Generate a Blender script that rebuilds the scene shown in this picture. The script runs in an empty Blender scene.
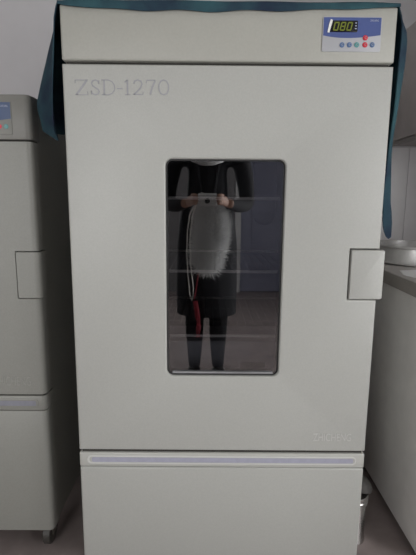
import bpy, bmesh, math, random
from mathutils import Vector, Matrix, Euler
random.seed(4)
SC = bpy.context.scene
COL = SC.collection
SCALE = 1.12           # everything is laid out in working units, then brought to metres
CAMH = 0.94
FPX = 445.0

# ------------------------------------------------------------------ camera maths
PITCH = math.radians(9.95); ROLL = math.radians(0.48); YAW = math.radians(-0.17)
CAM_ROT = (Matrix.Rotation(-YAW*-1, 3, 'Z') @ Matrix.Rotation(math.radians(90)-PITCH, 3, 'X') @ Matrix.Rotation(ROLL, 3, 'Z'))
CAM_LOC = Vector((0, 0, CAMH))
def ray(px, py):
    return CAM_ROT @ Vector(((px-208)/FPX, -(py-277.5)/FPX, -1.0))
def onY(px, py, Y):
    d = ray(px, py); return CAM_LOC + d*(Y/d.y)
def onX(px, py, X):
    d = ray(px, py); return CAM_LOC + d*(X/d.x)
def onZ(px, py, Z):
    d = ray(px, py); return CAM_LOC + d*((Z-CAMH)/d.z)

# ------------------------------------------------------------------ materials
def mat(name, col, rough=0.5, metal=0.0, noise=0.0, nscale=60, bump=0.0, bscale=300, spec=0.5, emit=None, estr=0, col2=None):
    m = bpy.data.materials.new(name); m.use_nodes = True
    nt = m.node_tree; b = nt.nodes['Principled BSDF']
    b.inputs['Base Color'].default_value = (*col, 1)
    b.inputs['Roughness'].default_value = rough
    b.inputs['Metallic'].default_value = metal
    b.inputs['Specular IOR Level'].default_value = spec
    tc = nt.nodes.new('ShaderNodeTexCoord')
    if noise > 0 or col2:
        n = nt.nodes.new('ShaderNodeTexNoise'); n.inputs['Scale'].default_value = nscale; n.inputs['Detail'].default_value = 5
        nt.links.new(tc.outputs['Object'], n.inputs['Vector'])
        r = nt.nodes.new('ShaderNodeValToRGB')
        c2 = col2 or tuple(min(1, c*(1+noise)) for c in col)
        c1 = col if col2 else tuple(c*(1-noise) for c in col)
        r.color_ramp.elements[0].color = (*c1, 1); r.color_ramp.elements[1].color = (*c2, 1)
        r.color_ramp.elements[0].position = .35; r.color_ramp.elements[1].position = .65
        nt.links.new(n.outputs['Fac'], r.inputs['Fac']); nt.links.new(r.outputs['Color'], b.inputs['Base Color'])
    if bump > 0:
        n2 = nt.nodes.new('ShaderNodeTexNoise'); n2.inputs['Scale'].default_value = bscale; n2.inputs['Detail'].default_value = 3
        nt.links.new(tc.outputs['Object'], n2.inputs['Vector'])
        bp = nt.nodes.new('ShaderNodeBump'); bp.inputs['Strength'].default_value = bump; bp.inputs['Distance'].default_value = .002
        nt.links.new(n2.outputs['Fac'], bp.inputs['Height']); nt.links.new(bp.outputs['Normal'], b.inputs['Normal'])
    if emit:
        b.inputs['Emission Color'].default_value = (*emit, 1); b.inputs['Emission Strength'].default_value = estr
    return m
M = {}
M['paint'] = mat('incubator_paint', (.408, .408, .385), .42, noise=.025, nscale=260, bump=.12, bscale=420)
M['paint_small'] = mat('small_incubator_paint', (.245, .243, .222), .42, noise=.03, nscale=240, bump=.12, bscale=420)  # darker than the tall incubator's paint
M['header'] = mat('header_darker', (.375, .37, .335), .45, noise=.02, nscale=200, bump=.08, bscale=420)  # slightly darker than the door below it
M['header_small'] = mat('small_header_darker', (.185, .18, .165), .45, noise=.02, nscale=200, bump=.08, bscale=420)  # darker than the small incubator's door
M['strip'] = mat('trim_strip_plastic', (.46, .458, .43), .3)
M['lav'] = mat('lavender_film', (.36, .36, .44), .4, noise=.04, nscale=90)
M['rubber'] = mat('dark_rubber', (.018, .018, .018), .6)
M['gap'] = mat('seal_rubber', (.035, .032, .028), .8)
M['liner'] = mat('chamber_steel', (.16, .165, .17), .38, metal=.35, noise=.08, nscale=30)
M['plate'] = mat('guard_plate', (.26, .26, .27), .4, metal=.3, noise=.08, nscale=25)
M['black'] = mat('black_plastic', (.006, .006, .007), .35)
M['chrome'] = mat('chrome_wire', (.78, .75, .71), .35, metal=.35)
M['wires'] = mat('dull_wire', (.22, .22, .22), .4, metal=.5)
M['panel_grey'] = mat('control_panel_grey', (.41, .415, .44), .35)
M['panel_blue'] = mat('control_panel_blue', (.075, .105, .27), .35)
M['panel_navy'] = mat('small_panel_blue', (.045, .075, .16), .35)
M['lcd'] = mat('display_window', (.012, .012, .014), .2)
M['digit'] = mat('display_digit', (.10, .12, .01), .5, emit=(.32, .38, .04), estr=.17)
M['white'] = mat('white_tape', (.80, .80, .78), .6)
M['pale'] = mat('pale_print', (.40, .44, .58), .5)
M['red'] = mat('red_button', (.62, .035, .06), .4)
M['bblue'] = mat('blue_button', (.10, .17, .33), .4)
M['teal'] = mat('teal_button', (.10, .30, .30), .4)
M['letter'] = mat('lavender_lettering', (.325, .325, .345), .5)
M['cloth'] = mat('teal_cloth', (.017, .026, .050), .85, col2=(.036, .092, .108), nscale=9, bump=.5, bscale=600, spec=.2)
M['wall'] = mat('wall_paint', (.60, .585, .60), .9, noise=.02, nscale=8, bump=.05, bscale=120)
M['wall_dimmed'] = mat('front_wall_dimmed', (.22, .215, .22), .9, noise=.03, nscale=8)  # darkened so this wall's reflection in the door glass stays dim
M['ceil'] = mat('ceiling_paint', (.70, .70, .68), .9, noise=.02, nscale=6)
M['floor'] = mat('floor_vinyl', (.30, .25, .24), .45, noise=.14, nscale=9, bump=.05, bscale=80)
M['bench'] = mat('bench_laminate', (.74, .725, .70), .5, noise=.03, nscale=20)
M['worktop'] = mat('worktop_laminate', (.50, .47, .45), .3, noise=.05, nscale=40)
M['edge'] = mat('worktop_edge_band', (.27, .25, .23), .5, noise=.05, nscale=40)
M['cupboard'] = mat('cupboard_laminate', (.40, .365, .35), .5, noise=.04, nscale=14)
M['steel'] = mat('brushed_steel', (.60, .59, .58), .27, metal=1.0, noise=.05, nscale=40)
M['lid'] = mat('lid_grey', (.07, .066, .062), .7, noise=.05, nscale=30)
M['splash'] = mat('splashback_laminate', (.80, .78, .79), .25, noise=.02, nscale=10)
M['white_patch'] = mat('patch_white', (.92, .92, .92), .8)
M['castor'] = mat('caster_plastic', (.05, .045, .04), .5)
M['zinc'] = mat('zinc_steel', (.20, .185, .16), .5, metal=.6)
M['rim'] = mat('strip_rim_plastic', (.58, .58, .56), .3)
M['emboss_small'] = mat('small_emboss_lightened', (.285, .283, .26), .4)  # small unit's paint lightened for the same relief effect
M['emboss'] = mat('emboss_lightened', (.52, .52, .50), .4)  # door paint lightened: raised letters catching light, put into the colour
M['lav_small'] = mat('small_lavender_film', (.235, .235, .275), .4, noise=.04, nscale=90)  # darker than the tall incubator's inlay
M['drum'] = mat('drum_steel', (.66, .65, .64), .36, metal=.55, noise=.06, nscale=40)
M['skirting'] = mat('skirting_paint', (.20, .18, .17), .6)
M['frame'] = mat('window_frame_paint', (.62, .62, .62), .5)
M['doorblue'] = mat('door_blue_paint', (.24, .25, .34), .45, noise=.03, nscale=10)
M['coat'] = mat('dark_coat', (.018, .018, .022), .85, noise=.2, nscale=40)
M['trouser'] = mat('dark_trousers', (.012, .012, .014), .85)
M['shoe'] = mat('shoe_leather', (.015, .013, .012), .4)
M['skin'] = mat('skin', (.52, .30, .22), .5, noise=.06, nscale=20)
M['hair'] = mat('black_hair', (.012, .010, .009), .5)
M['fluff'] = mat('white_fluff', (.93, .93, .93), .95, noise=.05, nscale=60)
M['redcloth'] = mat('red_ribbon', (.38, .03, .05), .7)
M['silver'] = mat('camera_silver', (.80, .80, .80), .3, metal=.3)
M['eye'] = mat('eye_white', (.75, .73, .70), .3)
M['lips'] = mat('lips', (.40, .13, .12), .5)

def glass(name, tint, rmin, rmax, rough=0.0):
    m = bpy.data.materials.new(name); m.use_nodes = True; nt = m.node_tree
    for n in list(nt.nodes): nt.nodes.remove(n)
    out = nt.nodes.new('ShaderNodeOutputMaterial'); mix = nt.nodes.new('ShaderNodeMixShader')
    tr = nt.nodes.new('ShaderNodeBsdfTransparent'); tr.inputs['Color'].default_value = (*tint, 1)
    gl = nt.nodes.new('ShaderNodeBsdfGlossy'); gl.inputs['Roughness'].default_value = rough
    lw = nt.nodes.new('ShaderNodeLayerWeight'); lw.inputs['Blend'].default_value = .2
    mr = nt.nodes.new('ShaderNodeMapRange'); mr.inputs['To Min'].default_value = rmin; mr.inputs['To Max'].default_value = rmax
    nt.links.new(lw.outputs['Facing'], mr.inputs['Value']); nt.links.new(mr.outputs['Result'], mix.inputs['Fac'])
    nt.links.new(tr.outputs[0], mix.inputs[1]); nt.links.new(gl.outputs[0], mix.inputs[2]); nt.links.new(mix.outputs[0], out.inputs['Surface'])
    return m
M['glass'] = glass('door_glass', (.66, .66, .68), .22, .6)
M['clear'] = glass('window_glass', (.95, .96, .97), .06, .6)

# ------------------------------------------------------------------ object helpers
def thing(name, label, cat, loc, group=None):
    o = bpy.data.objects.new(name, None); COL.objects.link(o)
    o.empty_display_size = .05; o.location = loc
    o['label'] = label; o['category'] = cat
    if group: o['group'] = group
    return o
def tag(o, label, cat, group=None):
    o['label'] = label; o['category'] = cat
    if group: o['group'] = group
    return o
def world_origin(p):
    v = Vector((0, 0, 0))
    while p is not None:
        v += p.location; p = p.parent
    return v
def link(name, me, material, parent=None, loc=None, kind=None, smooth=35):
    """me is in working world coordinates; it is moved to be local to its origin"""
    o = bpy.data.objects.new(name, me); COL.objects.link(o)
    mats = material if isinstance(material, list) else [material]
    me.materials.clear()
    for m in mats: me.materials.append(m)
    base = world_origin(parent)
    if loc is None and parent is None:
        xs = [v.co for v in me.vertices]
        loc = Vector(((min(v.x for v in xs)+max(v.x for v in xs))/2, (min(v.y for v in xs)+max(v.y for v in xs))/2, min(v.z for v in xs)))
    if loc is None: loc = base
    loc = Vector(loc)
    me.transform(Matrix.Translation(-loc))
    o.location = loc-base
    if parent: o.parent = parent
    if kind: o['kind'] = kind
    if smooth:
        for p in me.polygons: p.use_smooth = True
        me.set_sharp_from_angle(angle=math.radians(smooth))
    return o
def bm_mesh(bm, name='m'):
    bmesh.ops.recalc_face_normals(bm, faces=bm.faces[:])
    me = bpy.data.meshes.new(name); bm.to_mesh(me); bm.free(); return me
def box_bm(bm, x0, x1, y0, y1, z0, z1, bev=0, seg=2, edges=None):
    r = bmesh.ops.create_cube(bm, size=1)
    vs = r['verts']
    for v in vs:
        v.co = Vector((x0 if v.co.x < 0 else x1, y0 if v.co.y < 0 else y1, z0 if v.co.z < 0 else z1))
    if bev > 0:
        es = set(e for v in vs for e in v.link_edges)
        if edges: es = [e for e in es if edges(e)]
        bmesh.ops.bevel(bm, geom=list(es), offset=bev, segments=seg, profile=.5, affect='EDGES')
    return bm
def box(*a, **k):
    bm = bmesh.new(); box_bm(bm, *a, **k); return bm_mesh(bm)
def boxes(lst, **k):
    bm = bmesh.new()
    for b in lst: box_bm(bm, *b, **k)
    return bm_mesh(bm)
def rrect(x0, x1, z0, z1, r, n=6, corners=(1, 1, 1, 1)):
    """corners: bl, br, tr, tl"""
    pts = []
    for (cx, cz, a0, on) in ((x0+r, z0+r, 180, corners[0]), (x1-r, z0+r, 270, corners[1]), (x1-r, z1-r, 0, corners[2]), (x0+r, z1-r, 90, corners[3])):
        if not on or r == 0:
            sx = -1 if a0 in (180, 90) else 1; sz = -1 if a0 in (180, 270) else 1
            pts.append((cx+sx*r, cz+sz*r)); continue
        for i in range(n+1):
            a = math.radians(a0+90*i/n); pts.append((cx+r*math.cos(a), cz+r*math.sin(a)))
    return pts
def prism(loops, y0, y1, bev=0.0, res=2):
    """XZ outline (first loop) with holes (others) from y0 (front) to y1 (back)"""
    cu = bpy.data.curves.new('c', 'CURVE'); cu.dimensions = '2D'; cu.fill_mode = 'BOTH'
    for lp in loops:
        s = cu.splines.new('POLY'); s.points.add(len(lp)-1); s.use_cyclic_u = True
        for p, (x, z) in zip(s.points, lp): p.co = (x, z, 0, 1)
    cu.extrude = max((y1-y0)/2-bev, 1e-5); cu.bevel_depth = bev; cu.bevel_resolution = res; cu.offset = -bev
    o = bpy.data.objects.new('c', cu); COL.objects.link(o)
    dg = bpy.context.evaluated_depsgraph_get()
    me = bpy.data.meshes.new_from_object(o.evaluated_get(dg))
    bpy.data.objects.remove(o); bpy.data.curves.remove(cu)
    me.transform(Matrix(((1, 0, 0, 0), (0, 0, -1, (y0+y1)/2), (0, 1, 0, 0), (0, 0, 0, 1))))
    bm = bmesh.new(); bm.from_mesh(me)
    bmesh.ops.remove_doubles(bm, verts=bm.verts[:], dist=1e-6)
    bmesh.ops.recalc_face_normals(bm, faces=bm.faces[:]); bm.to_mesh(me); bm.free()
    return me
def lathe(prof, c, n=48, axis='Z', cap=True):
    bm = bmesh.new(); rings = []
    for (r, h) in prof:
        ring = []
        for i in range(n):
            a = 2*math.pi*i/n
            p = Vector((r*math.cos(a), r*math.sin(a), h))
            ring.append(bm.verts.new(p))
        rings.append(ring)
    for a, b in zip(rings, rings[1:]):
        for i in range(n): bm.faces.new((a[i], a[(i+1) % n], b[(i+1) % n], b[i]))
    if cap:
        bm.faces.new(rings[0][::-1]); bm.faces.new(rings[-1])
    R = Matrix.Identity(4)
    if axis == 'X': R = Matrix.Rotation(math.pi/2, 4, 'Y')
    if axis == 'Y': R = Matrix.Rotation(math.pi/2, 4, 'X')
    bmesh.ops.transform(bm, matrix=Matrix.Translation(Vector(c)) @ R, verts=bm.verts[:])
    return bm_mesh(bm)
def tube_bm(bm, pts, r, n=8, closed=False):
    pts = [Vector(p) for p in pts]; rings = []
    N = len(pts)
    for i, p in enumerate(pts):
        if closed: t = pts[(i+1) % N]-pts[i-1]
        else: t = pts[min(i+1, N-1)]-pts[max(i-1, 0)]
        t.normalize()
        u = t.cross(Vector((0, 0, 1)))
        if u.length < .05: u = t.cross(Vector((0, 1, 0)))
        u.normalize(); v = t.cross(u)
        rr = r[i] if isinstance(r, (list, tuple)) else r
        rings.append([bm.verts.new(p+u*rr*math.cos(2*math.pi*k/n)+v*rr*math.sin(2*math.pi*k/n)) for k in range(n)])
    for i in range(N if closed else N-1):
        a, b = rings[i], rings[(i+1) % N]
        for k in range(n): bm.faces.new((a[k], a[(k+1) % n], b[(k+1) % n], b[k]))
    if not closed:
        bm.faces.new(rings[0][::-1]); bm.faces.new(rings[-1])
def tube(pts, r, n=8, closed=False):
    bm = bmesh.new(); tube_bm(bm, pts, r, n, closed); return bm_mesh(bm)
def text_mesh(s, x0, x1, z0, z1, y, th=.0008):
    cu = bpy.data.curves.new('t', 'FONT'); cu.body = s; cu.extrude = th/2; cu.size = 1
    o = bpy.data.objects.new('t', cu); COL.objects.link(o)
    dg = bpy.context.evaluated_depsgraph_get()
    me = bpy.data.meshes.new_from_object(o.evaluated_get(dg))
    bpy.data.objects.remove(o); bpy.data.curves.remove(cu)
    vx = [v.co.x for v in me.vertices]; vy = [v.co.y for v in me.vertices]; vz = [v.co.z for v in me.vertices]
    for v in me.vertices:
        fx = (v.co.x-min(vx))/(max(vx)-min(vx)); fy = (v.co.y-min(vy))/(max(vy)-min(vy)); fz = (v.co.z-min(vz))/max(max(vz)-min(vz), 1e-9)
        v.co = Vector((x0+(x1-x0)*fx, y+th/2-th*fz, z0+(z1-z0)*fy))
    return me

# serif lettering made of ribbons: every stroke is a polyline with a width
GLY = {
 'Z': [([(0, 1), (1, 1)], .07), ([(.93, 1), (.10, 0)], .17), ([(0, 0), (1, 0)], .07), ([(.03, 1), (.03, .78)], .06), ([(.97, 0), (.97, .24)], .06)],
 'S': [([(.88, .76), (.80, .93), (.52, 1), (.24, .94), (.12, .77), (.24, .60), (.52, .49), (.80, .37), (.90, .22), (.78, .06), (.48, 0), (.18, .07), (.08, .26)], .12), ([(.90, 1), (.90, .72)], .05), ([(.08, .3), (.08, 0)], .05)],
 'D': [([(.20, 0), (.20, 1)], .15), ([(0, 1), (.5, 1), (.78, .9), (.95, .68), (.97, .5), (.95, .32), (.78, .1), (.5, 0), (0, 0)], .09)],
 '-': [([(0, .42), (1, .42)], .10)],
 '1': [([(.5, 0), (.5, 1)], .15), ([(.1, .84), (.5, 1)], .10), ([(.1, 0), (.9, 0)], .07)],
 '2': [([(.08, .74), (.16, .93), (.46, 1), (.78, .92), (.86, .72), (.72, .48), (.40, .22), (.06, .02)], .13), ([(.04, .02), (.94, .02), (.97, .2)], .09)],
 '7': [([(.04, .78), (.07, .98), (.95, .98)], .10), ([(.93, .96), (.62, .5), (.42, 0)], .15)],
 '0': [([(.5, 1), (.24, .92), (.10, .68), (.08, .5), (.10, .32), (.24, .08), (.5, 0), (.76, .08), (.90, .32), (.92, .5), (.90, .68), (.76, .92), (.5, 1)], .12)],
}
def ribbon(bm, pts, w, y, th):
    n = len(pts); L = []; R = []
    for i in range(n):
        p = Vector(pts[i]); a = Vector(pts[max(i-1, 0)]); b = Vector(pts[min(i+1, n-1)])
        t = (b-a).normalized(); nn = Vector((-t.y, t.x))*w/2
        L.append(p+nn); R.append(p-nn)
    for i in range(n-1):
        q = [L[i], R[i], R[i+1], L[i+1]]
        f = [bm.verts.new((p.x, y-th, p.y)) for p in q]; k = [bm.verts.new((p.x, y, p.y)) for p in q]
        bm.faces.new(f); bm.faces.new(k[::-1])
        for j in range(4): bm.faces.new((f[j], k[j], k[(j+1) % 4], f[(j+1) % 4]))
def serif_text(chars, y, th=.0006):
    bm = bmesh.new()
    for ch, x0, x1, z0, z1 in chars:
        for pts, w in GLY[ch]:
            ribbon(bm, [(x0+(x1-x0)*u, z0+(z1-z0)*v) for u, v in pts], w*(z1-z0)*.8, y, th)
    return bm_mesh(bm)

# ------------------------------------------------------------------ incubator builder
def caster(root, x, y, ztop, zfloor):
    h = ztop-zfloor; r = h*.36
    c = link('caster', boxes([(x-.018, x+.018, y-.018, y+.018, ztop-.006, ztop), (x-.015, x-.011, y-.012, y+.014, zfloor+r*.9, ztop-.006), (x+.011, x+.015, y-.012, y+.014, zfloor+r*.9, ztop-.006)], bev=.0015), M['zinc'], root)
    me = lathe([(r*.55, -.0105), (r*.92, -.0105), (r, -.008), (r, .008), (r*.92, .0105), (r*.55, .0105)], (x, y+.004, zfloor+r), 24, 'X')
    link('wheel', me, M['castor'], c)
    return c

def seven_seg(bm, ch, x, z, w, h, y, slant):
    segs = {'0': 'abcdef', '8': 'abcdefg', '5': 'acdfg', '3': 'abcdg', '1': 'bc'}[ch]
    P = {'a': ((0, 1), (1, 1)), 'b': ((1, 1), (1, .5)), 'c': ((1, .5), (1, 0)), 'd': ((0, 0), (1, 0)), 'e': ((0, .5), (0, 0)), 'f': ((0, 1), (0, .5)), 'g': ((0, .5), (1, .5))}
    for s in segs:
        ribbon(bm, [(x+u*w+v*h*slant, z+v*h) for u, v in P[s]], h*.17, y, .0004)

def incubator(p, label):
    Y = p['Y']; x0, x1 = p['x']; zt = p['zt']; zb = p['zb']; dep = p['depth']; paint = p['paint']
    cx = (x0+x1)/2
    root = thing('incubator', label, 'incubator', (cx, Y+dep/2, 0.0))
    dt = .042                                     # door thickness
    yb0 = Y+dt+.006
    # --- cabinet shell around the chamber
    ix0, ix1, iz0, iz1 = p['cham']; iy1 = Y+dep-.10
    ins = .004
    link('cabinet_body', boxes([(x0+ins, ix0, yb0, Y+dep, zb, zt-.004), (ix1, x1-ins, yb0, Y+dep, zb, zt-.004),
                                (ix0, ix1, yb0, Y+dep, iz1, zt-.004), (ix0, ix1, yb0, Y+dep, zb, iz0), (ix0, ix1, iy1, Y+dep, iz0, iz1)]), M['paint_small'] if paint != M['paint'] else M['paint'], root)
    t = .004
    ln = link('chamber_liner', boxes([(ix0, ix0+t, yb0, iy1, iz0, iz1), (ix1-t, ix1, yb0, iy1, iz0, iz1), (ix0, ix1, yb0, iy1, iz1-t, iz1),
                                 (ix0, ix1, yb0, iy1, iz0, iz0+t), (ix0, ix1, iy1-t, iy1, iz0, iz1)]), M['liner'], root)
    bev = p['bev']
    corner = p.get('corner', 0)
    # --- seal ring between door and shell, dark in the gaps
    link('door_seal', prism([rrect(x0+.010, x1-.010, p['door'][0]+.010, p['door'][1]-.010, .01), rrect(ix0+.002, ix1-.002, iz0+.002, iz1-.002, .01)], Y+dt, yb0+.0005, 0), M['gap'], root)
    # --- header with the controls
    hz0 = p['head'][0]
    def slab(z0, z1, y0=Y, y1=yb0, bv=bev):
        bm = bmesh.new(); box_bm(bm, x0, x1, y0, y1, z0, z1)
        if corner:
            es = [e for e in bm.edges if abs(e.verts[0].co.z-e.verts[1].co.z) > 1e-4 and min(e.verts[0].co.y, e.verts[1].co.y) < y0+1e-5]
            bmesh.ops.bevel(bm, geom=es, offset=corner, segments=6, profile=.5, affect='EDGES')
            es = [e for e in bm.edges if len(e.link_faces) == 2 and abs(e.verts[0].co.z-e.verts[1].co.z) < 1e-6 and e.calc_face_angle(0) > 1 and max(e.verts[0].co.y, e.verts[1].co.y) < y1-1e-4]
            bmesh.ops.bevel(bm, geom=es, offset=bv, segments=2, profile=.5, affect='EDGES')
        else:
            bmesh.ops.bevel(bm, geom=bm.edges[:], offset=bv, segments=3, profile=.5, affect='EDGES')
        return bm_mesh(bm)
    hd = link('header_panel', slab(hz0, zt), M['header'] if not corner else M['header_small'], root)
    link('gap_backing', box(x0+.006, x1-.006, Y+.014, yb0, p['door'][1]-.004, hz0+.004), M['gap'], root)
    link('gap_backing', box(x0+.006, x1-.006, Y+.006, yb0, p['strip'][1]-.004, p['door'][0]+.004), M['gap'], root)
    # --- door: slab with the window cut through and a notch for the handle plate
    dz0, dz1 = p['door']; hx0, hz0_, hz1_ = p['handle']
    wx0, wx1, wz0, wz1 = p['win']; wr = p['wr']
    if corner:
        # rounded front corners: side strips carry the round, the middle carries the window
        xa, xb = x0+corner+.002, x1-corner-.002
        bm = bmesh.new()
        def cap(xin, xout, zs):
            s = 1 if xout > xin else -1
            prof = [(xin, Y)]+[(xout-s*corner+s*corner*math.sin(a*math.pi/16), Y+corner-corner*math.cos(a*math.pi/16)) for a in range(9)]+[(xout, Y+dt), (xin, Y+dt)]
            for (za, zb_) in zs:
                f = [bm.verts.new((x, y, za)) for x, y in prof]; g = [bm.verts.new((x, y, zb_)) for x, y in prof]
                bm.faces.new(f[::-1]); bm.faces.new(g)
                for i in range(len(f)):
                    j = (i+1) % len(f); bm.faces.new((f[i], f[j], g[j], g[i]))
        g_ = .0025
        cap(xa, x0, [(dz0, dz1)])
        cap(xb, x1, [(dz0, hz0_-g_), (hz1_+g_, dz1)])
        me1 = bm_mesh(bm)
        bm = bmesh.new(); bm.from_mesh(me1)
        outline = [(xa, dz0), (xb, dz0), (xb, hz0_-g_), (hx0-g_, hz0_-g_), (hx0-g_, hz1_+g_), (xb, hz1_+g_), (xb, dz1), (xa, dz1)]
        me2 = prism([outline, rrect(wx0, wx1, wz0, wz1, wr)], Y, Y+dt)
        bm.from_mesh(me2); bmesh.ops.remove_doubles(bm, verts=bm.verts[:], dist=1e-5)
        dme = bm_mesh(bm)
    else:
        g_ = .0022
        outline = [(x0, dz0), (x1, dz0), (x1, hz0_-g_), (hx0-g_, hz0_-g_), (hx0-g_, hz1_+g_), (x1, hz1_+g_), (x1, dz1), (x0, dz1)]
        dme = prism([outline, rrect(wx0, wx1, wz0, wz1, wr)], Y, Y+dt, bev, 3)
    door = link('door', dme, paint, root)
    # recess behind the handle plate, and the plate itself
    over = p['over']
    link('handle_recess', box(hx0-.006, x1-.003, Y+.012, Y+dt-.004, hz0_-.006, hz1_+.006), M['gap'], door)
    if corner:
        bm = bmesh.new(); s = 1
        prof = [(hx0, Y-.002)]+[(x1+over-corner+corner*math.sin(a*math.pi/16), Y-.002+corner-corner*math.cos(a*math.pi/16)) for a in range(9)]+[(x1+over, Y+dt), (hx0, Y+dt)]
        f = [bm.verts.new((x, y, hz0_)) for x, y in prof]; g = [bm.verts.new((x, y, hz1_)) for x, y in prof]
        bm.faces.new(f[::-1]); bm.faces.new(g)
        for i in range(len(f)):
            j = (i+1) % len(f); bm.faces.new((f[i], f[j], g[j], g[i]))
        hme = bm_mesh(bm)
    else:
        hme = prism([rrect(hx0, x1+over, hz0_, hz1_, .004, 4, (0, 1, 1, 0))], Y-.004, Y+dt, .0018, 2)
    link('door_handle', hme, paint, door)
    # window: rubber ring inside the cut-out, glass pane
    link('window_gasket', prism([rrect(wx0+.0002, wx1-.0002, wz0+.0002, wz1-.0002, wr), rrect(wx0+.0032, wx1-.0032, wz0+.0032, wz1-.0032, wr*.8)], Y+.007, Y+dt-.002, 0), M['rubber'], door)
    link('window_glass', prism([rrect(wx0+.003, wx1-.003, wz0+.003, wz1-.003, wr*.8)], Y+.009, Y+.0095), M['glass'], door)
    # bright metal sill under the pane
    link('window_sill', box(wx0+.012, wx1-.012, Y+.004, Y+.016, wz0+.0043, wz0+.0085, bev=.001), M['plate'], door)
    # --- trim strip and lower panel
    sz0, sz1 = p['strip']
    if corner: sme = slab(sz0, sz1, bv=.002)
    else: sme = slab(sz0, sz1, bv=.0025)
    st = link('trim_strip', sme, M['strip'] if not corner else M['paint_small'], root)
    h = sz1-sz0; lx0, lx1 = p['lav']
    link('strip_rim', prism([rrect(lx0-.011, lx1+.007, sz0+h*.20, sz1-h*.20, h*.28), rrect(lx0-.006, lx1+.0035, sz0+h*.30, sz1-h*.30, h*.18)], Y-.0012, Y+.002, .0004, 1), M['rim'] if not corner else M['paint_small'], st)
    link('lavender_inlay', prism([rrect(lx0, lx1, sz0+h*.32, sz1-h*.34, h*.10)], Y-.0004, Y+.002), M['lav'] if not corner else M['lav_small'], st)
    link('lower_panel', slab(p['low'][0], p['low'][1]), paint, root)
    link('base_backing', box(x0+.008, x1-.008, Y+.008, yb0, p['low'][1]-.004, sz0+.004), M['gap'], root)
    # --- lettering embossed near the foot of the door
    ex0, ex1, ez0, ez1 = p['emb']
    link('embossed_lettering', text_mesh('ZHICHENG', ex0, ex1, ez0, ez1, Y-.0004, .0006), M['emboss'] if not corner else M['emboss_small'], door)
    # --- casters
    for sx in (x0+.040, x1-.040):
        for sy in (Y+.072, Y+dep-.06): caster(root, sx, sy, zb, 0.0)
    return root, hd, door, ln

# ---- main unit: rectangles read from the picture and set on its front plane
YF = .943
XL, XR = -.2910, .3688
def Z(px, py, Y=YF): return onY(px, py, Y).z
def X(px, py, Y=YF): return onY(px, py, Y).x
ztop = (Z(59, 4)+Z(398, 6))/2
hb = (Z(61.6, 60.5)+Z(395, 62.7))/2
dtp = (Z(62, 63.8)+Z(394, 66))/2
dbt = (Z(80, 449.2)+Z(365, 452.2))/2
s1 = (Z(80, 452)+Z(365, 454.6))/2
s0 = (Z(81, 466)+Z(363, 468))/2
print('z', ztop, hb, dtp, dbt, s1, s0, [round(v, 4) for v in (X(59, 5), X(84, 555), X(398.5, 6.7), X(357, 555))])
print('check rows', Z(59, 5), Z(398.5, 6.7), Z(61.6, 61), Z(395, 63), Z(80, 449), Z(364.6, 452.6))
wz1 = (Z(180, 158.6)+Z(270, 159.6))/2; wz0 = (Z(180, 375.5)+Z(270, 377))/2
wx0 = (X(165.6, 180)+X(166.6, 360))/2; wx1 = (X(285, 180)+X(279.3, 360))/2
hx0 = (X(351.3, 252)+X(348.6, 296))/2; hz1 = Z(365, 250); hz0 = Z(365, 299)
main_p = dict(Y=YF, x=(XL, XR), zt=ztop, zb=.085, depth=.62, paint=M['paint'], bev=.0042, head=(hb, ztop), door=(dbt, dtp),
              strip=(s0, s1), low=(.085, s0-.0015), win=(wx0, wx1, wz0, wz1), wr=.0145, handle=(hx0, hz0, hz1), over=.0098,
              cham=(XL+.05, XR-.05, dbt+.05, dtp-.03), lav=(X(92, 459), X(353, 461)),
              emb=(X(313, 438), X(351, 438), Z(330, 441), Z(330, 433.5)))
inc, header, door, liner = incubator(main_p, 'tall pale grey incubator with dark glass window, filling the middle of the picture')

# model lettering on the door
chars = []
for ch, a, b in (('Z', 75, 88), ('S', 90.5, 100), ('D', 101.5, 115), ('-', 117, 122.5), ('1', 124, 131), ('2', 133, 143.5), ('7', 146, 156), ('0', 158, 169.5)):
    chars.append((ch, X(a, 87), X(b, 87), Z((a+b)/2, 94.8), Z((a+b)/2, 80)))
link('model_lettering', serif_text(chars, YF-.0001), M['letter'], door)

# control panel on the header
def control_panel(hd, Y, bx, blue, pxy, grey='panel_grey'):
    """pxy(u,v) gives X,Z for picture position"""
    xa, xb, za, zb = bx
    cp = link('control_panel', prism([rrect(xa, xb, za, zb, .003)], Y-.0016, Y+.001, .0003, 1), M[grey], hd)
    w = xb-xa; h = zb-za
    n = 14; low = []
    for i in range(n+1):
        u = i/n; low.append((xa+.0015+(w-.003)*u, za+h*(.455-.085*math.sin(math.pi*min(1, u*1.25)/1.0)*(1 if u < .8 else 0)+.02*u)))
    low = [(xa+.0015+(w-.003)*i/n, za+h*(.46-.30*(i/n)*(1-i/n)*(1.25-.5*i/n)+.02*i/n)) for i in range(n+1)]
    lp = low+[(xb-.0015, zb-.0015), (xa+.0015, zb-.0015)]
    link('blue_field', prism([lp], Y-.0020, Y-.0012), blue, cp)
    return cp
P = lambda px, py: (X(px, py), Z(px, py))
xa, xb = X(322.3, 34), X(381, 34); zb_ = Z(352, 17); za_ = Z(352, 52)
cp = control_panel(header, YF, (xa, xb, za_, zb_), M['panel_blue'], P)
link('display', prism([rrect(X(329.5, 27), X(357.3, 27), Z(343, 32.6), Z(343, 21), .002)], YF-.0030, YF-.0016, .0003, 1), M['lcd'], cp)
bm = bmesh.new()
for k, ch in enumerate('080'):
    seven_seg(bm, ch, X(333.2+6.6*k, 27), Z(340, 30.6), .0078, Z(340, 23.2)-Z(340, 30.6), YF-.0030, .22)
link('display_digits', bm_mesh(bm), M['digit'], cp)
bm = bmesh.new()
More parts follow.
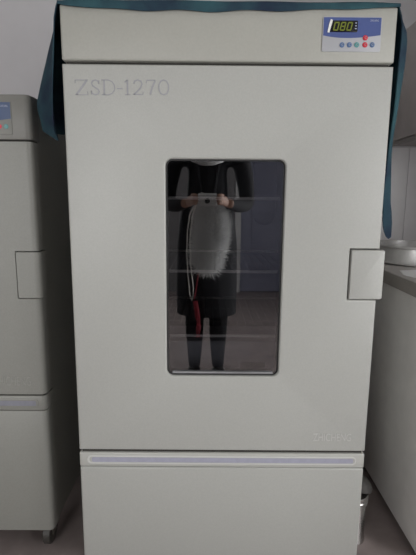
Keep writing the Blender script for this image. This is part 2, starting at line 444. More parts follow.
for k in range(3): ribbon(bm, [(X(354.8, 24.5), Z(354, 23.6+2.8*k)), (X(356.3, 24.5), Z(354, 23.6+2.8*k))], .0016, YF-.0030, .0003)
link('display_marks', bm_mesh(bm), M['pale'], cp)
bm = bmesh.new()
tp = [(X(327.3, 27), Z(328, 32.8)), (X(329.2, 27), Z(328, 33.2)), (X(332.2, 27), Z(331, 20.6)), (X(330, 27), Z(330, 19.8)), (X(328.6, 27), Z(329, 24.5))]
link('white_tape', prism([tp], YF-.0034, YF-.0029), M['white'], cp)
link('panel_lettering', text_mesh('ZHICHENG', X(370, 21), X(378.5, 21), Z(374, 22), Z(374, 20), YF-.0024, .0004), M['pale'], cp)
def button(px, py, mt, cp, Y, r=.0049):
    c = onY(px, py, Y)
    prof = [(r, 0), (r, .0014), (r*.86, .0022), (r*.30, .0022), (r*.22, .0016)]
    me = lathe(prof, (c.x, Y-.0010, c.z), 20, 'Y')
    b = link('button', me, mt, cp)
    me = text_mesh('C', c.x-r*.28, c.x+r*.42, c.z-r*.42, c.z+r*.42, Y-.0037, .0004)
    link('button_symbol', me, M['panel_grey'], cp)
    return b
for px, mt in ((341.7, 'bblue'), (349, 'bblue'), (356.4, 'teal'), (364.6, 'red'), (371.8, 'bblue')): button(px, 45.2, M[mt], cp, YF)
button(365, 38.2, M['red'], cp, YF-.0004)

# inside the chamber: air duct cover at the back, guard plate low down
iy1 = YF+.62-.10
cm = main_p['cham']
link('duct_cover', prism([rrect(X(253, 200, iy1-.02), X(276, 200, iy1-.02), Z(264, 225, iy1-.02), cm[3]-.02, .036)], iy1-.022, iy1-.004, .003), M['black'], liner)
gz = Z(220, 342, YF+.075)
gp = link('guard_plate', boxes([(cm[0]+.006, cm[1]-.006, YF+.075, YF+.078, cm[2]+.004, gz), (cm[0]+.006, cm[1]-.006, YF+.070, YF+.20, gz, gz+.004)], bev=.0008), M['plate'], liner)
link('plate_slot', prism([rrect(X(240, 365, YF+.074), X(265, 365, YF+.074), Z(250, 368, YF+.074), Z(250, 362.5, YF+.074), .004)], YF+.0735, YF+.0750), M['black'], liner)
# shelf rails on the chamber walls
shelf_z = [Z(220, 198.3, YF+.075), Z(220, 271.3, YF+.075)]
shelf_z.append(2*shelf_z[1]-shelf_z[0]+.012)
for z in shelf_z:
    for xa2, xb2 in ((cm[0]+.004, cm[0]+.016), (cm[1]-.016, cm[1]-.004)):
        link('shelf_rail', box(xa2, xb2, YF+.07, iy1-.008, z-.010, z-.0045, bev=.001), M['liner'], liner)
# wire shelves: front and back bars, side bars, cross rods
def wire_shelf(z):
    bm = bmesh.new(); x0, x1 = cm[0]+.008, cm[1]-.008; y0, y1 = YF+.073, iy1-.034
    ring = [(x0+.008, y0, z), (x1-.008, y0, z), (x1, y0+.008, z), (x1, y1-.008, z), (x1-.008, y1, z), (x0+.008, y1, z), (x0, y1-.008, z), (x0, y0+.008, z)]
    tube_bm(bm, ring, .0036, 8, True)
    return bm_mesh(bm), (x0, x1, y0, y1)
words = [('chrome wire shelf at the height of the photographer reflection, highest shelf in the incubator'),
         ('chrome wire shelf halfway up the incubator window, between the highest and lowest shelves'),
         ('chrome wire shelf behind the guard plate, lowest shelf in the incubator')]
for z, w in zip(shelf_z, words):
    me, (x0, x1, y0, y1) = wire_shelf(z)
    r = thing('wire_shelf', w, 'shelf', ((x0+x1)/2, (y0+y1)/2, z-.0045), 'wire shelves in the incubator')
    link('shelf_frame', me, M['chrome'], r)
    bm = bmesh.new()
    for i in range(1, 26):
        x = x0+(x1-x0)*i/26; tube_bm(bm, [(x, y0, z+.0012), (x, y1, z+.0012)], .0009, 6)
    for yy in (y0+(y1-y0)*.33, y0+(y1-y0)*.66): tube_bm(bm, [(x0, yy, z-.0015), (x1, yy, z-.0015)], .0018, 6)
    link('shelf_wires', bm_mesh(bm), M['wires'], r)

# ---- smaller unit on the left
YL = 1.02; LXR = -.389; LXL = LXR-.54
zl = lambda px, py: onY(px, py, YL).z
xl = lambda px, py: onY(px, py, YL).x
lz1 = zl(20, 94.3); ldb = zl(20, 394.2); ls1 = zl(20, 396.0); ls0 = zl(20, 410.3); lbt = zl(40, 530.5)
left_p = dict(Y=YL, x=(LXL, LXR), zt=lz1, zb=lbt, depth=.56, paint=M['paint_small'], bev=.002, corner=.014, head=(zl(15, 139.6), lz1), door=(ldb, zl(15, 141.6)),
              strip=(ls0, ls1), low=(lbt, ls0-.0015), win=(LXL+.15, LXR-.15, .72, .98), wr=.014, handle=(xl(17.5, 275), zl(30, 298), zl(30, 252.3)), over=.004,
              cham=(LXL+.05, LXR-.05, ldb+.05, zl(15, 141.6)-.03), lav=(LXL+.03, xl(36, 403)),
              emb=(xl(-6, 381), xl(31, 381), zl(10, 385.5), zl(10, 376.5)))
inc2, header2, door2, _ = incubator(left_p, 'smaller shaded incubator on casters at the left edge, beside the tall one')
cp2 = control_panel(header2, YL, (xl(-47, 115), xl(11.6, 115), zl(0, 134.5), zl(0, 101.5)), M['panel_navy'], P, 'header_small')
link('display', prism([rrect(xl(-40, 112), xl(-13, 112), zl(-20, 117), zl(-20, 106), .002)], YL-.0030, YL-.0016, .0003, 1), M['lcd'], cp2)
link('panel_lettering', text_mesh('ZHICHENG', xl(1, 106), xl(8, 106), zl(4, 107.2), zl(4, 105), YL-.0024, .0004), M['pale'], cp2)
for px, mt in ((-22, 'bblue'), (-14.5, 'bblue'), (-7, 'bblue'), (-0.2, 'red'), (6.5, 'teal')): button(px, 126.6, M[mt], cp2, YL)

# ------------------------------------------------------------------ cloth over the tall incubator
def cloth():
    bm = bmesh.new()
    NY, NX, NF, NO = 44, 60, 26, 5
    y0, y1 = YF-.0022, YF+.60
    zt = ztop+.0042
    grid = {}
    for i in range(NY+1):
        t = i/NY; y = y0+(y1-y0)*t**1.5
        d = y-y0
        # lengths of the flaps
        LL = .245*(.62+.38*math.exp(-((d-.05)/.13)**2))+.012*math.sin(d*60)
        LR = .16+.29*math.exp(-((d-.025)/.06)**2)+.01*math.sin(d*45+1)
        for j in range(NF+1):           # left flap, j=NF at the bottom
            s = j/NF
            cone = .004+.064*math.exp(-((d-.085)/.055)**2)*min(1, s*1.25)**.42 + .010*math.sin(d*70+s*2)*s
            cone += .010*s
            if s > .75: cone -= .018*(s-.75)/.25*math.exp(-((d-.085)/.055)**2)
            out = min(1, (s*9))**.5
            shift = .03*s*math.exp(-((d)/.03)**2)
            grid[('L', i, j)] = bm.verts.new((XL-.004-out*cone, y+shift*.8+.006, zt-.0014-s*LL))
        for k in range(NX+1):
            u = k/NX
            if k in (0, NX):
                continue
            grid[('T', i, k)] = bm.verts.new((XL+(XR-XL)*u, y, zt-.0014*(math.exp(-(1-u)/.025)+math.exp(-u/.025))+.0006*math.sin(u*23+d*17)+.0005*math.sin(d*40+u*7)))
        for j in range(NF+1):
            s = j/NF
            cone = .0045+.0125*min(1, d/.028)+.0045*min(1, max(0, s-.25)/.2)+.020*math.exp(-((d-.05)/.045)**2)*math.exp(-((s-.17)/.26)**2)+.014*math.exp(-((d-.04)/.04)**2)*max(0, s-.55)/.45*.55+.004*math.sin(d*80+s*5)*s
            out = min(1, (s*12))**.5
            yy = y+.010+.035*s*math.exp(-(d/.03)**2)
            if s > .95 and d < .08: cone += .004
            grid[('R', i, j)] = bm.verts.new((XR+.004+out*cone, yy, zt-.0014-s*LR))
    def T(i, k):
        if k == 0: return grid[('L', i, 0)]
        if k == NX: return grid[('R', i, 0)]
        return grid[('T', i, k)]
    for i in range(NY):
        for k in range(NX): bm.faces.new((T(i, k), T(i, k+1), T(i+1, k+1), T(i+1, k)))
        for j in range(NF):
            bm.faces.new((grid[('L', i, j)], grid[('L', i+1, j)], grid[('L', i+1, j+1)], grid[('L', i, j+1)]))
            bm.faces.new((grid[('R', i, j)], grid[('R', i, j+1)], grid[('R', i+1, j+1)], grid[('R', i+1, j)]))
    # front overhang: short, sagging in the middle
    prev = [T(0, k) for k in range(NX+1)]
    for q in range(1, NO+1):
        row = []
        for k in range(NX+1):
            u = k/NX
            h = (.0015+.0145*math.sin(math.pi*min(1, u*1.25+.02))**.8*(1 if u < .78 else 0)+0)
            h = .0015+.0135*(4*u*(1-u))**.6*(1.15-.55*u)+.0018*math.sin(u*31)*(4*u*(1-u))
            row.append(bm.verts.new((XL-.002+(XR-XL+.004)*u, y0-.0012-.0018*math.sin(math.pi*.5*q/NO)-.0006*math.sin(u*40), zt-.0014*(math.exp(-(1-u)/.025)+math.exp(-u/.025))+.0005-(h+.0045)*q/NO)))
        for k in range(NX): bm.faces.new((prev[k], row[k], row[k+1], prev[k+1]))
        prev = row
    bmesh.ops.recalc_face_normals(bm, faces=bm.faces[:])
    bmesh.ops.solidify(bm, geom=bm.faces[:], thickness=-.0018)
    return bm_mesh(bm)
tag(link('cloth', cloth(), M['cloth'], smooth=60), 'dark teal cloth draped over the top of the tall incubator', 'cloth')

# ------------------------------------------------------------------ the bench on the right
WX, WB, WL, WFR, WH = 1.34, 1.95, -2.3, -2.6, 2.45
BX = .555; BZ = .718
BZ = (onX(416, 283, BX-.016).z+onX(385, 270.3, BX-.016).z)/2; print('BZ', BZ)
wt = thing('worktop', 'pale bench worktop with a dark edge band, under the steel pan', 'worktop', ((BX+WX)/2, 1.2, BZ-.04))
link('top_board', box(BX-.012, WX-.002, .98, WB-.002, BZ-.038, BZ, bev=.003), M['worktop'], wt)
link('edge_band', box(BX-.016, BX-.0118, .98, WB-.002, BZ-.038, BZ-.002, bev=.001), M['edge'], wt)
bc = thing('bench_cabinet', 'plain grey bench cabinet below the worktop at the right', 'cabinet', ((BX+WX)/2, 1.2, 0))
link('carcass', box(BX+.018, WX-.002, 1.0, WB-.002, .06, BZ-.0385), M['bench'], bc)
link('plinth', box(BX+.03, WX-.01, 1.01, WB-.01, 0, .06), M['rubber'], bc)
for a, b in ((1.003, 1.47), (1.474, WB-.006)):
    d = link('door', box(BX, BX+.018, a, b, .028, BZ-.042, bev=.001), M['bench'], bc)
    link('handle', tube([(BX-.0, a+.05, BZ-.075), (BX-.02, a+.055, BZ-.075), (BX-.02, a+.145, BZ-.075), (BX-.0, a+.15, BZ-.075)], .004), M['steel'], d) if a > 1.4 else None
CXF = .72
wc = thing('wall_cupboard', 'brownish grey wall cupboard hanging above the bench at the right edge', 'cupboard', ((CXF+WX)/2, 1.5, 1.15))
cz0 = onX(405, 137.5, CXF).z; cz1 = onX(412, 24, CXF).z
link('carcass', box(CXF+.018, WX-.002, 1.0, WB-.002, cz0, cz1), M['cupboard'], wc)
for a, b in ((1.002, 1.475), (1.479, WB-.004)):
    link('door', box(CXF, CXF+.018, a, b, cz0+.001, cz1-.001, bev=.0012), M['cupboard'], wc)
link('bottom_rail', box(CXF+.004, CXF+.03, 1.0, WB-.004, cz0-.012, cz0-.0005, bev=.001), M['edge'], wc)

sx = onY(405.5, 200, WB-.006).x
for a, b in ((BX, sx-.0008), (sx+.0008, WX-.002)):
    link('trim_3' if a == BX else 'trim_4', box(a, b, WB-.008, WB-.001, BZ+.001, onY(405, 148, WB).z, bev=.001), M['splash'], kind='structure', smooth=0)
# steel drum and a thin white patch on the worktop below it
dc = (.722, 1.525, BZ+.0025); R = .142; H = .062
dr = thing('steel_pan', 'round straight-sided stainless steel pan standing on the bench worktop', 'pan', (dc[0], dc[1], BZ+.0022))
pz = (dc[0], dc[1], BZ+.0022)
link('pan_wall', lathe([(R-.006, .001), (R-.002, 0), (R+.0025, .002), (R+.003, .006), (R+.001, .009), (R, .011), (R, H-.010), (R+.003, H-.009), (R+.0045, H-.005), (R+.003, H-.001), (R, H), (R-.003, H-.002), (R-.003, .004), (.01, .003)], pz, 80, cap=False), M['drum'], dr)
link('pan_base', lathe([(.002, .0005), (R-.004, .0005), (R-.004, .0028), (.002, .0028)], pz, 80), M['drum'], dr)
bm = bmesh.new(); N = 18
c0 = onZ(400, 270.8, BZ); c1 = onZ(404, 275.5, BZ); c2 = onZ(440, 284, BZ)
q = [Vector((c0.x, c0.y)), Vector((c1.x, c1.y)), Vector((c2.x, c2.y)), Vector((c2.x+.10, c0.y+.03))]
g = []
for j in range(N+1):
    row = []
    for i in range(N+1):
        u = i/N; v = j/N
        p = (q[1]*(1-u)+q[2]*u)*(1-v)+(q[0]*(1-u)+q[3]*u)*v
        p += Vector((math.sin(j*1.7)*.003*(i == 0), math.sin(i*2.3)*.004*(j == 0)))
        row.append(bm.verts.new((p.x, p.y, BZ+.0012)))
    g.append(row)
for j in range(N):
    for i in range(N): bm.faces.new((g[j][i], g[j][i+1], g[j+1][i+1], g[j+1][i]))
bm.normal_update(); bmesh.ops.recalc_face_normals(bm, faces=bm.faces[:])
for f in bm.faces:
    if f.normal.z < 0: f.normal_flip()
bmesh.ops.solidify(bm, geom=bm.faces[:], thickness=.0006)
tag(link('thin_patch', bm_mesh(bm), M['white_patch']), 'thin white patch lying on the worktop, partly under the steel pan', 'white_patch')

# steel canister on the floor between the tall incubator and the bench
ccx, ccy = .414, 1.115
cn = thing('steel_canister', 'narrow steel canister with raised dark lid, on the floor beside the tall incubator', 'canister', (ccx, ccy, 0))
ctop = onY(367, 491.5, ccy).z
r = .034
link('canister_body', lathe([(r*.93, 0), (r*1.06, .004), (r*1.06, .010), (r, .014), (r*.98, ctop-.03), (r*.9, ctop-.022)], (ccx, ccy, 0), 40), M['steel'], cn)
link('collar', lathe([(r*.98, ctop-.026), (r*1.13, ctop-.024), (r*1.13, ctop-.016), (r*1.08, ctop-.014), (r*1.13, ctop-.012), (r*1.13, ctop-.002), (r*1.05, ctop)], (ccx, ccy, 0), 40), M['steel'], cn)
prof = [(r*1.25*math.cos(a*math.pi/20), r*1.0*math.sin(a*math.pi/20)) for a in range(0, 10)]+[(.001, r*1.0)]
me = lathe([(r*1.25, -.004)]+prof, (0, 0, 0), 40)
me.transform(Matrix.Translation((ccx+.012, ccy+.02, ctop+.004)) @ Matrix.Rotation(math.radians(12), 4, 'Y') @ Matrix.Rotation(math.radians(-14), 4, 'X'))
link('lid', me, M['lid'], cn)
link('hinge', box(ccx+.005, ccx+.02, ccy+r*.95, ccy+r*1.3, ctop-.012, ctop+.012, bev=.001), M['zinc'], cn)

# ------------------------------------------------------------------ room
T = .12
def struct(name, me, m): return link(name, me, m, kind='structure', smooth=0)
struct('floor', box(WL-T, WX+T, WFR-T, WB+T, -.1, 0), M['floor'])
struct('ceiling', box(WL-T, WX+T, WFR-T, WB+T, WH, WH+.1), M['ceil'])
struct('wall_back', box(WL-T, WX+T, WB, WB+T, 0, WH), M['wall'])
struct('wall_left', box(WL-T, WL, WFR, WB, 0, WH), M['wall'])
wy0, wy1, wza, wzb = -1.6, .45, .32, 1.55
struct('wall_right', boxes([(WX, WX+T, WFR, wy0, 0, WH), (WX, WX+T, wy1, WB, 0, WH), (WX, WX+T, wy0, wy1, 0, wza), (WX, WX+T, wy0, wy1, wzb, WH)]), M['wall'])
dx0, dx1, dzt = .33, 1.08, 1.9
vx0, vx1 = -2.0, -.75
struct('wall_front', boxes([(WL-T, vx0, WFR-T, WFR, 0, WH), (vx0, vx1, WFR-T, WFR, 0, wza), (vx0, vx1, WFR-T, WFR, wzb, WH), (vx1, dx0, WFR-T, WFR, 0, WH), (dx1, WX+T, WFR-T, WFR, 0, WH), (dx0, dx1, WFR-T, WFR, dzt, WH)]), M['wall_dimmed'])
d1 = struct('door_1', box(dx0+.012, dx1-.012, WFR-.05, WFR-.01, .006, dzt-.012, bev=.003), M['doorblue'])
for a, b in ((.15, .82), (1.0, 1.75)):
    link('door_panel', box(dx0+.12, dx1-.12, WFR-.012, WFR-.004, a, b, bev=.003), M['doorblue'], d1)
link('door_handle', tube([(dx0+.06, WFR-.012, .93), (dx0+.06, WFR+.03, .93), (dx0+.14, WFR+.035, .93)], .007), M['steel'], d1)
struct('trim_1', boxes([(dx0-.05, dx0+.01, WFR-.02, WFR+.012, 0, dzt+.04), (dx1-.01, dx1+.05, WFR-.02, WFR+.012, 0, dzt+.04), (dx0+.01, dx1-.01, WFR-.02, WFR+.012, dzt-.01, dzt+.04)], bev=.002), M['frame'])
struct('baseboard_left', box(WL, WL+.012, WFR, WB, 0, .08), M['skirting'])
struct('baseboard_back', box(WL+.012, BX+.0, WB-.012, WB, 0, .08), M['skirting'])
fr = .035; wm = (wy0+wy1)/2
w1 = struct('window_1', boxes([(WX+.02, WX+.07, wy0, wy0+fr, wza, wzb), (WX+.02, WX+.07, wy1-fr, wy1, wza, wzb), (WX+.02, WX+.07, wy0+fr, wy1-fr, wza, wza+fr), (WX+.02, WX+.07, wy0+fr, wy1-fr, wzb-fr, wzb), (WX+.02, WX+.07, wm-fr/2, wm+fr/2, wza+fr, wzb-fr)], bev=.002), M['frame'])
for a, b in ((wy0+fr, wm-fr/2), (wm+fr/2, wy1-fr)):
    link('window_pane', box(WX+.042, WX+.045, a, b, wza+fr, wzb-fr), M['clear'], w1)
vm = (vx0+vx1)/2
w2 = struct('fill_window', boxes([(vx0, vx0+fr, WFR-.07, WFR-.02, wza, wzb), (vx1-fr, vx1, WFR-.07, WFR-.02, wza, wzb), (vx0+fr, vx1-fr, WFR-.07, WFR-.02, wza, wza+fr), (vx0+fr, vx1-fr, WFR-.07, WFR-.02, wzb-fr, wzb), (vm-fr/2, vm+fr/2, WFR-.07, WFR-.02, wza+fr, wzb-fr)], bev=.002), M['frame'])  # added unseen window, put in to brighten the bench face
for a, b in ((vx0+fr, vm-fr/2), (vm+fr/2, vx1-fr)):
    link('window_pane', box(a, b, WFR-.045, WFR-.042, wza+fr, wzb-fr), M['clear'], w2)
struct('trim_2', box(WX-.03, WX+.02, wy0-.03, wy1+.03, wza-.03, wza-.0, bev=.003), M['frame'])

# ------------------------------------------------------------------ the photographer, mirrored in the dark window
def skin_mesh(verts, edges, radii, root=0, sub=2):
    me = bpy.data.meshes.new('s'); me.from_pydata([Vector(v) for v in verts], edges, [])
    o = bpy.data.objects.new('s', me); COL.objects.link(o)
    sm = o.modifiers.new('Skin', 'SKIN'); sm.use_smooth_shade = True; sm.branch_smoothing = .4
    for i, d in enumerate(me.skin_vertices[0].data):
        r = radii[i]; d.radius = r if isinstance(r, tuple) else (r, r); d.use_root = (i == root)
    ss = o.modifiers.new('Sub', 'SUBSURF'); ss.levels = sub; ss.render_levels = sub
    dg = bpy.context.evaluated_depsgraph_get()
    out = bpy.data.meshes.new_from_object(o.evaluated_get(dg))
    bpy.data.objects.remove(o); bpy.data.meshes.remove(me)
    return out
PX, PY = .0, -.36
V = [(0, PY, .76), (0, PY-.005, .86), (0, PY, .98), (0, PY, 1.09), (0, PY, 1.165), (0, PY+.012, 1.215), (0, PY+.03, 1.27)]
Rr = [(.125, .085), (.112, .078), (.118, .082), (.122, .08), (.085, .055), (.042, .042), (.045, .045)]
E = [(i, i+1) for i in range(6)]
for s in (-1, 1):
    b = len(V)
    V += [(s*.10, PY, 1.15), (s*.165, PY+.005, 1.135), (s*.19, PY+.0, 1.02), (s*.20, PY+.02, .915), (s*.145, PY+.14, .912), (s*.088, PY+.255, .925)]
    Rr += [.06, .055, .045, .040, .036, .026]
    E += [(4, b)]+[(b+i, b+i+1) for i in range(5)]
    b = len(V)
    V += [(s*.06, PY, .70), (s*.064, PY+.005, .56), (s*.062, PY+.012, .40), (s*.062, PY-.004, .26), (s*.062, PY-.012, .09), (s*.064, PY+.0, .045)]
    Rr += [.085, .072, .054, .052, .036, .034]
    E += [(0, b)]+[(b+i, b+i+1) for i in range(5)]
parts = [skin_mesh(V, E, Rr)]
camc = Vector((0, -.036, .938))
for s in (-1, 1):
    # palm, then four fingers closing on the front of the camera and a thumb behind it
    parts.append(skin_mesh([(s*.088, PY+.255, .925), (s*.080, -.088, .930), (s*.067, -.058, .938)], [(0, 1), (1, 2)], [(.018, .022), (.012, .026), (.009, .024)], 0, 2))
    for k, (dz, L) in enumerate(((.020, .92), (.0075, 1.0), (-.005, .95), (-.017, .80))):
        parts.append(skin_mesh([(s*.070, -.070, .936+dz*.8), (s*.0655, -.048, .938+dz), (s*.060, -.028+.003*L, .939+dz), (s*(.060-.011*L), -.0165, .939+dz), (s*(.060-.024*L), -.0160, .939+dz)],
                               [(0, 1), (1, 2), (2, 3), (3, 4)], [.0085, .0080, .0072, .0066, .0056], 0, 1))
    parts.append(skin_mesh([(s*.078, -.088, .922), (s*.060, -.078, .930), (s*.045, -.067, .940), (s*.030, -.061, .946)], [(0, 1), (1, 2), (2, 3)], [.011, .010, .0085, .0066], 0, 1))
# head: a shaped ball with brow, nose, cheeks, chin and ears, bowed towards the camera
HC = Vector((0, PY+.055, 1.325)); HR = Matrix.Rotation(math.radians(-22), 3, 'X')
def headpt(p): return HC+HR @ Vector(p)
bm = bmesh.new(); bmesh.ops.create_uvsphere(bm, u_segments=48, v_segments=32, radius=1)
for v in bm.verts:
    x, y, z = v.co
    wx = .070*(1-.20*max(0, -z)**1.5); wy = .088; wz = .103
    p = Vector((x*wx, y*wy*(1-.12*max(0, -z)), z*wz))
    if y > 0:      # the face looks to +Y
        g = lambda cx, cz, sx, sz: math.exp(-((p.x-cx)/sx)**2-((p.z-cz)/sz)**2)
        p.y += .018*g(0, -.020, .011, .020)+.006*g(0, .012, .008, .022)+.006*g(0, -.082, .020, .018)+.006*g(0, -.052, .020, .010)
        p.y -= .008*g(.028, .004, .014, .011)+.008*g(-.028, .004, .014, .011)
        p.y += .004*g(.03, .024, .02, .007)+.004*g(-.03, .024, .02, .007)+.004*g(.036, -.025, .018, .018)+.004*g(-.036, -.025, .018, .018)
    v.co = headpt(p)
for s in (-1, 1):
    r = bmesh.ops.create_uvsphere(bm, u_segments=16, v_segments=10, radius=1)
    for v in r['verts']:
        v.co = headpt((s*(.071+.3*abs(v.co.y)*.01)+v.co.x*.007, -.006+v.co.y*.017, -.005+v.co.z*.027))
hm = bpy.data.meshes.new('h'); bm.to_mesh(hm); bm.free(); parts.append(hm)
bm = bmesh.new()
for p in parts: bm.from_mesh(p)
bme = bm_mesh(bm)
to = bpy.data.objects.new('t', bme); COL.objects.link(to)
rm = to.modifiers.new('R', 'REMESH'); rm.mode = 'VOXEL'; rm.voxel_size = .0036; rm.use_smooth_shade = True
sm_ = to.modifiers.new('S', 'SMOOTH'); sm_.factor = .5; sm_.iterations = 2
dg = bpy.context.evaluated_depsgraph_get()
body = bpy.data.meshes.new_from_object(to.evaluated_get(dg)); bpy.data.objects.remove(to)
per = thing('person', 'person in dark coat and white fluffy scarf, mirrored in the window, holding a camera', 'person', (0, PY, 0))
link('body', body, [M['skin'], M['coat'], M['trouser']], per, smooth=80)
for p in body.polygons:
    c = p.center+Vector((0, PY, 0))
    if c.z > 1.205 or c.y > -.115: p.material_index = 0
    elif c.z > .70: p.material_index = 1
    else: p.material_index = 2
# coat skirt, collar and cuffs
def ring_cloth(rows, n=40):
    bm = bmesh.new(); rs = []
    for (cx, cy, z, rx, ry) in rows:
        rs.append([bm.verts.new((cx+rx*math.cos(2*math.pi*i/n), cy+ry*math.sin(2*math.pi*i/n)*(1+.03*math.sin(i*1.9)), z)) for i in range(n)])
    for a, b in zip(rs, rs[1:]):
        for i in range(n): bm.faces.new((a[i], a[(i+1) % n], b[(i+1) % n], b[i]))
    bm.normal_update(); bmesh.ops.solidify(bm, geom=bm.faces[:], thickness=.004)
    return bm_mesh(bm)
link('coat_skirt', ring_cloth([(0, PY, .90, .125, .092), (0, PY, .82, .137, .102), (0, PY, .72, .148, .112), (0, PY, .62, .150, .116), (0, PY, .50, .152, .118), (0, PY, .36, .150, .118)]), M['coat'], per)
link('coat_collar', ring_cloth([(0, PY+.012, 1.175, .075, .065), (0, PY+.012, 1.205, .060, .058), (0, PY+.012, 1.228, .060, .060)]), M['coat'], per)
# hair to the shoulders
bm = bmesh.new(); bmesh.ops.create_uvsphere(bm, u_segments=40, v_segments=28, radius=1)
for v in bm.verts:
    x, y, z = v.co
    p = Vector((x*.079, y*.094-.010, z*.110+.008))
    if y > .25 and z < .52: p.y = min(p.y, .012); p.x *= .95
    if z < 0: p.z = .008+z*.21; p.x *= 1.0-.05*z; p.y = min(p.y, .0)-.012
    p += Vector((math.sin(z*9+x*7), 0, 0))*.0015
    v.co = headpt(p)
link('hair', bm_mesh(bm), M['hair'], per, smooth=80)
for s in (-1, 1):
    bm = bmesh.new(); bmesh.ops.create_uvsphere(bm, u_segments=16, v_segments=12, radius=.0105)
    bmesh.ops.translate(bm, vec=headpt((s*.028, .0705, .004)), verts=bm.verts[:]); e = link('eye', bm_mesh(bm), M['eye'], per, smooth=80)
    bm = bmesh.new(); bmesh.ops.create_uvsphere(bm, u_segments=12, v_segments=8, radius=.005)
    bmesh.ops.translate(bm, vec=headpt((s*.028, .0772, .001)), verts=bm.verts[:]); link('iris', bm_mesh(bm), M['hair'], e, smooth=80)
    link('eyebrow', tube([headpt((s*a, .080-.35*(a-.02)**1, .022+.004*math.sin((a-.012)*80))) for a in (.014, .022, .030, .040)], [.0016, .0026, .0024, .0010]), M['hair'], per)
    bm = bmesh.new(); bmesh.ops.create_uvsphere(bm, u_segments=24, v_segments=14, radius=1)
    for v in bm.verts: v.co = Vector((s*.064+v.co.x*.035, PY+.035+v.co.y*.095, max(.006, .030+v.co.z*.030+(.012 if v.co.y < -.2 else 0))))
    link('shoe', bm_mesh(bm), M['shoe'], per, smooth=60)
link('mouth', tube([headpt((a, .0865-.9*abs(a)**1.35, -.052)) for a in (-.020, -.012, 0, .012, .020)], [.0015, .0036, .0042, .0036, .0015]), M['lips'], per)
# white fluffy scarf: a knotted loop and a broad end hanging below the camera, with a pile of short hairs
def scarf():
    bm = bmesh.new(); rnd = random.Random(9)
    rows = []
    for i in range(22):
        t = i/21; z = .90-.29*t
        wd = .022+.052*math.sin(math.pi*min(1, .12+t*.88))*.35
        yy = PY+.105+.055*math.sin(math.pi*min(1, t*1.1))
        rows.append((Vector((.012+.01*math.sin(t*5), yy, z)), wd))
    rs = []
    for c, wd in rows:
        rs.append([bm.verts.new(c+Vector((wd*math.cos(a*math.pi/10), .026*math.sin(a*math.pi/10), 0))) for a in range(20)])
    for a, b in zip(rs, rs[1:]):
        for i in range(20): bm.faces.new((a[i], a[(i+1) % 20], b[(i+1) % 20], b[i]))
    bm.faces.new(rs[0][::-1]); bm.faces.new(rs[-1])
    bmesh.ops.recalc_face_normals(bm, faces=bm.faces[:])
    fs = bm.faces[:]
    for f in fs:
        n = f.normal.copy(); c0 = f.calc_center_median()
        for _ in range(46):
            c = c0+Vector((rnd.uniform(-.010, .010), rnd.uniform(-.004, .004), rnd.uniform(-.010, .010)))
            d = (n+Vector((rnd.uniform(-1.6, 1.6), rnd.uniform(-.5, .1), rnd.uniform(-1.5, 1.0)))).normalized()*rnd.uniform(.03, .075)
            s = d.cross(Vector((rnd.random(), rnd.random(), rnd.random()))).normalized()*.0028
            bm.faces.new((bm.verts.new(c-s), bm.verts.new(c+s), bm.verts.new(c+d)))
    me = bpy.data.meshes.new('m'); bm.to_mesh(me); bm.free(); return me
bm = bmesh.new()
for sg in (-1, 1):
    tube_bm(bm, [(sg*.055, PY+.085, 1.135), (sg*.045, PY+.098, 1.06), (sg*.030, PY+.104, .97), (sg*.012+.006, PY+.108, .885)], [.010, .009, .008, .008], 10)
link('scarf_tails', bm_mesh(bm), M['coat'], per, smooth=80)
link('fluffy_scarf', scarf(), M['fluff'], per, smooth=60)
bm = bmesh.new()
tube_bm(bm, [(.085*math.cos(a*math.pi/16), PY+.02+.082*math.sin(a*math.pi/16), 1.17-.05*math.sin(a*math.pi/16)*(1 if a < 17 else .2)) for a in range(32)], .024, 12, True)
link('scarf_loop', bm_mesh(bm), M['fluff'], per, smooth=80)
bm = bmesh.new()
for sgn in (0, .006):
    tube_bm(bm, [(-.052-.01*math.sin(i*.5)+sgn, PY+.145, .60-.030*i) for i in range(5, 12)], .0085, 8)
tube_bm(bm, [(-.030, PY+.135, .66), (-.045, PY+.142, .55), (-.060, PY+.145, .46)], .003, 6)
link('red_ribbon', bm_mesh(bm), M['redcloth'], per)
# the compact camera in the hands
cmr = thing('camera', 'small silver compact camera held in both hands of the photographer', 'camera', (0, -.036, .938))
tilt = Matrix.Translation(camc) @ Matrix.Rotation(-PITCH, 4, 'X') @ Matrix.Translation(-camc)
def cpart(name, me, m, parent=None):
    me.transform(tilt); return link(name, me, m, parent or cmr)
cpart('camera_body', box(-.040, .040, -.053, -.0255, .912, .965, bev=.005, seg=3), M['silver'])
me = lathe([(.019, .0), (.019, .007), (.016, .008), (.016, .014), (.012, .015)], (0, 0, 0), 32); me.transform(Matrix.Translation((0, -.0265, .938)) @ Matrix.Rotation(-math.pi/2, 4, 'X'))
lens = cpart('lens_barrel', me, M['silver'])
me = lathe([(.0115, .013), (.0115, .0156), (.006, .0162)], (0, 0, 0), 32); me.transform(Matrix.Translation((0, -.0265, .938)) @ Matrix.Rotation(-math.pi/2, 4, 'X'))
cpart('lens_glass', me, M['black'], lens)
cpart('flash_window', box(.016, .028, -.0258, -.0248, .952, .960, bev=.0004), M['white'])
cpart('shutter_button', lathe([(.006, .965), (.006, .9675), (.005, .9685)], (-.024, -.04, 0), 20), M['silver'])
bm = bmesh.new()
tube_bm(bm, [(-.041, -.045, .932), (-.075, -.06, .88), (-.088, -.10, .80), (-.092, -.12, .70), (-.088, -.13, .60), (-.078, -.13, .50), (-.066, -.13, .47), (-.062, -.13, .53), (-.074, -.125, .64), (-.078, -.12, .76), (-.066, -.085, .87), (-.041, -.05, .930)], .0026, 8)
link('wrist_strap', bm_mesh(bm), M['chrome'], cmr)

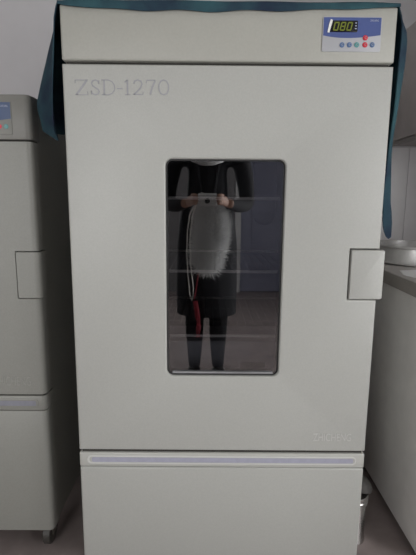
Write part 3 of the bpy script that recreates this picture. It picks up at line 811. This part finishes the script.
# ------------------------------------------------------------------ light
def area(name, loc, direction, sx, sy, power, col=(1, 1, 1)):
    l = bpy.data.lights.new(name, 'AREA'); l.shape = 'RECTANGLE'; l.size = sx; l.size_y = sy; l.energy = power; l.color = col
    o = bpy.data.objects.new(name, l); COL.objects.link(o); o.location = loc
    o.rotation_euler = Vector(direction).to_track_quat('-Z', 'Z').to_euler()
    return o
area('daylight_and_fill', (WX+.30, wm, (wza+wzb)/2), (-1, .10, 0), wy1-wy0+.1, wzb-wza+.1, 110, (1.0, .985, .96))
area('daylight_and_fill', ((vx0+vx1)/2, WFR-.30, (wza+wzb)/2), (.1, 1, 0), vx1-vx0+.1, wzb-wza+.1, 80, (1.0, .985, .96))  # added fill light behind the unseen front window
w = bpy.data.worlds.new('World'); SC.world = w; w.use_nodes = True
nt = w.node_tree; bg = nt.nodes['Background']
sky = nt.nodes.new('ShaderNodeTexSky'); sky.sky_type = 'HOSEK_WILKIE'; sky.turbidity = 6; sky.sun_direction = (-.4, -.6, .7)
nt.links.new(sky.outputs['Color'], bg.inputs['Color']); bg.inputs['Strength'].default_value = .5

# ------------------------------------------------------------------ camera
cam = bpy.data.cameras.new('Camera'); co = bpy.data.objects.new('Camera', cam); COL.objects.link(co)
co.location = CAM_LOC; co.rotation_euler = CAM_ROT.to_euler()
cam.sensor_fit = 'VERTICAL'; cam.sensor_height = 36; cam.lens = FPX/555*36; cam.clip_start = .002; cam.clip_end = 50
SC.camera = co

# ------------------------------------------------------------------ to metres
done = set()
for o in list(SC.objects):
    o.location = o.location*SCALE
    if o.type == 'MESH' and o.data.name not in done:
        done.add(o.data.name); o.data.transform(Matrix.Scale(SCALE, 4))
    if o.type == 'LIGHT':
        o.data.size *= SCALE; o.data.size_y *= SCALE; o.data.energy *= SCALE**2

vs = SC.view_settings
SC.display_settings.display_device = 'sRGB'
vs.view_transform = 'Standard'; vs.look = 'None'; vs.exposure = -0.13; vs.gamma = 1; vs.use_curve_mapping = False
SC.cycles.max_bounces = 10; SC.cycles.diffuse_bounces = 6; SC.cycles.transparent_max_bounces = 12
SC.cycles.use_denoising = True
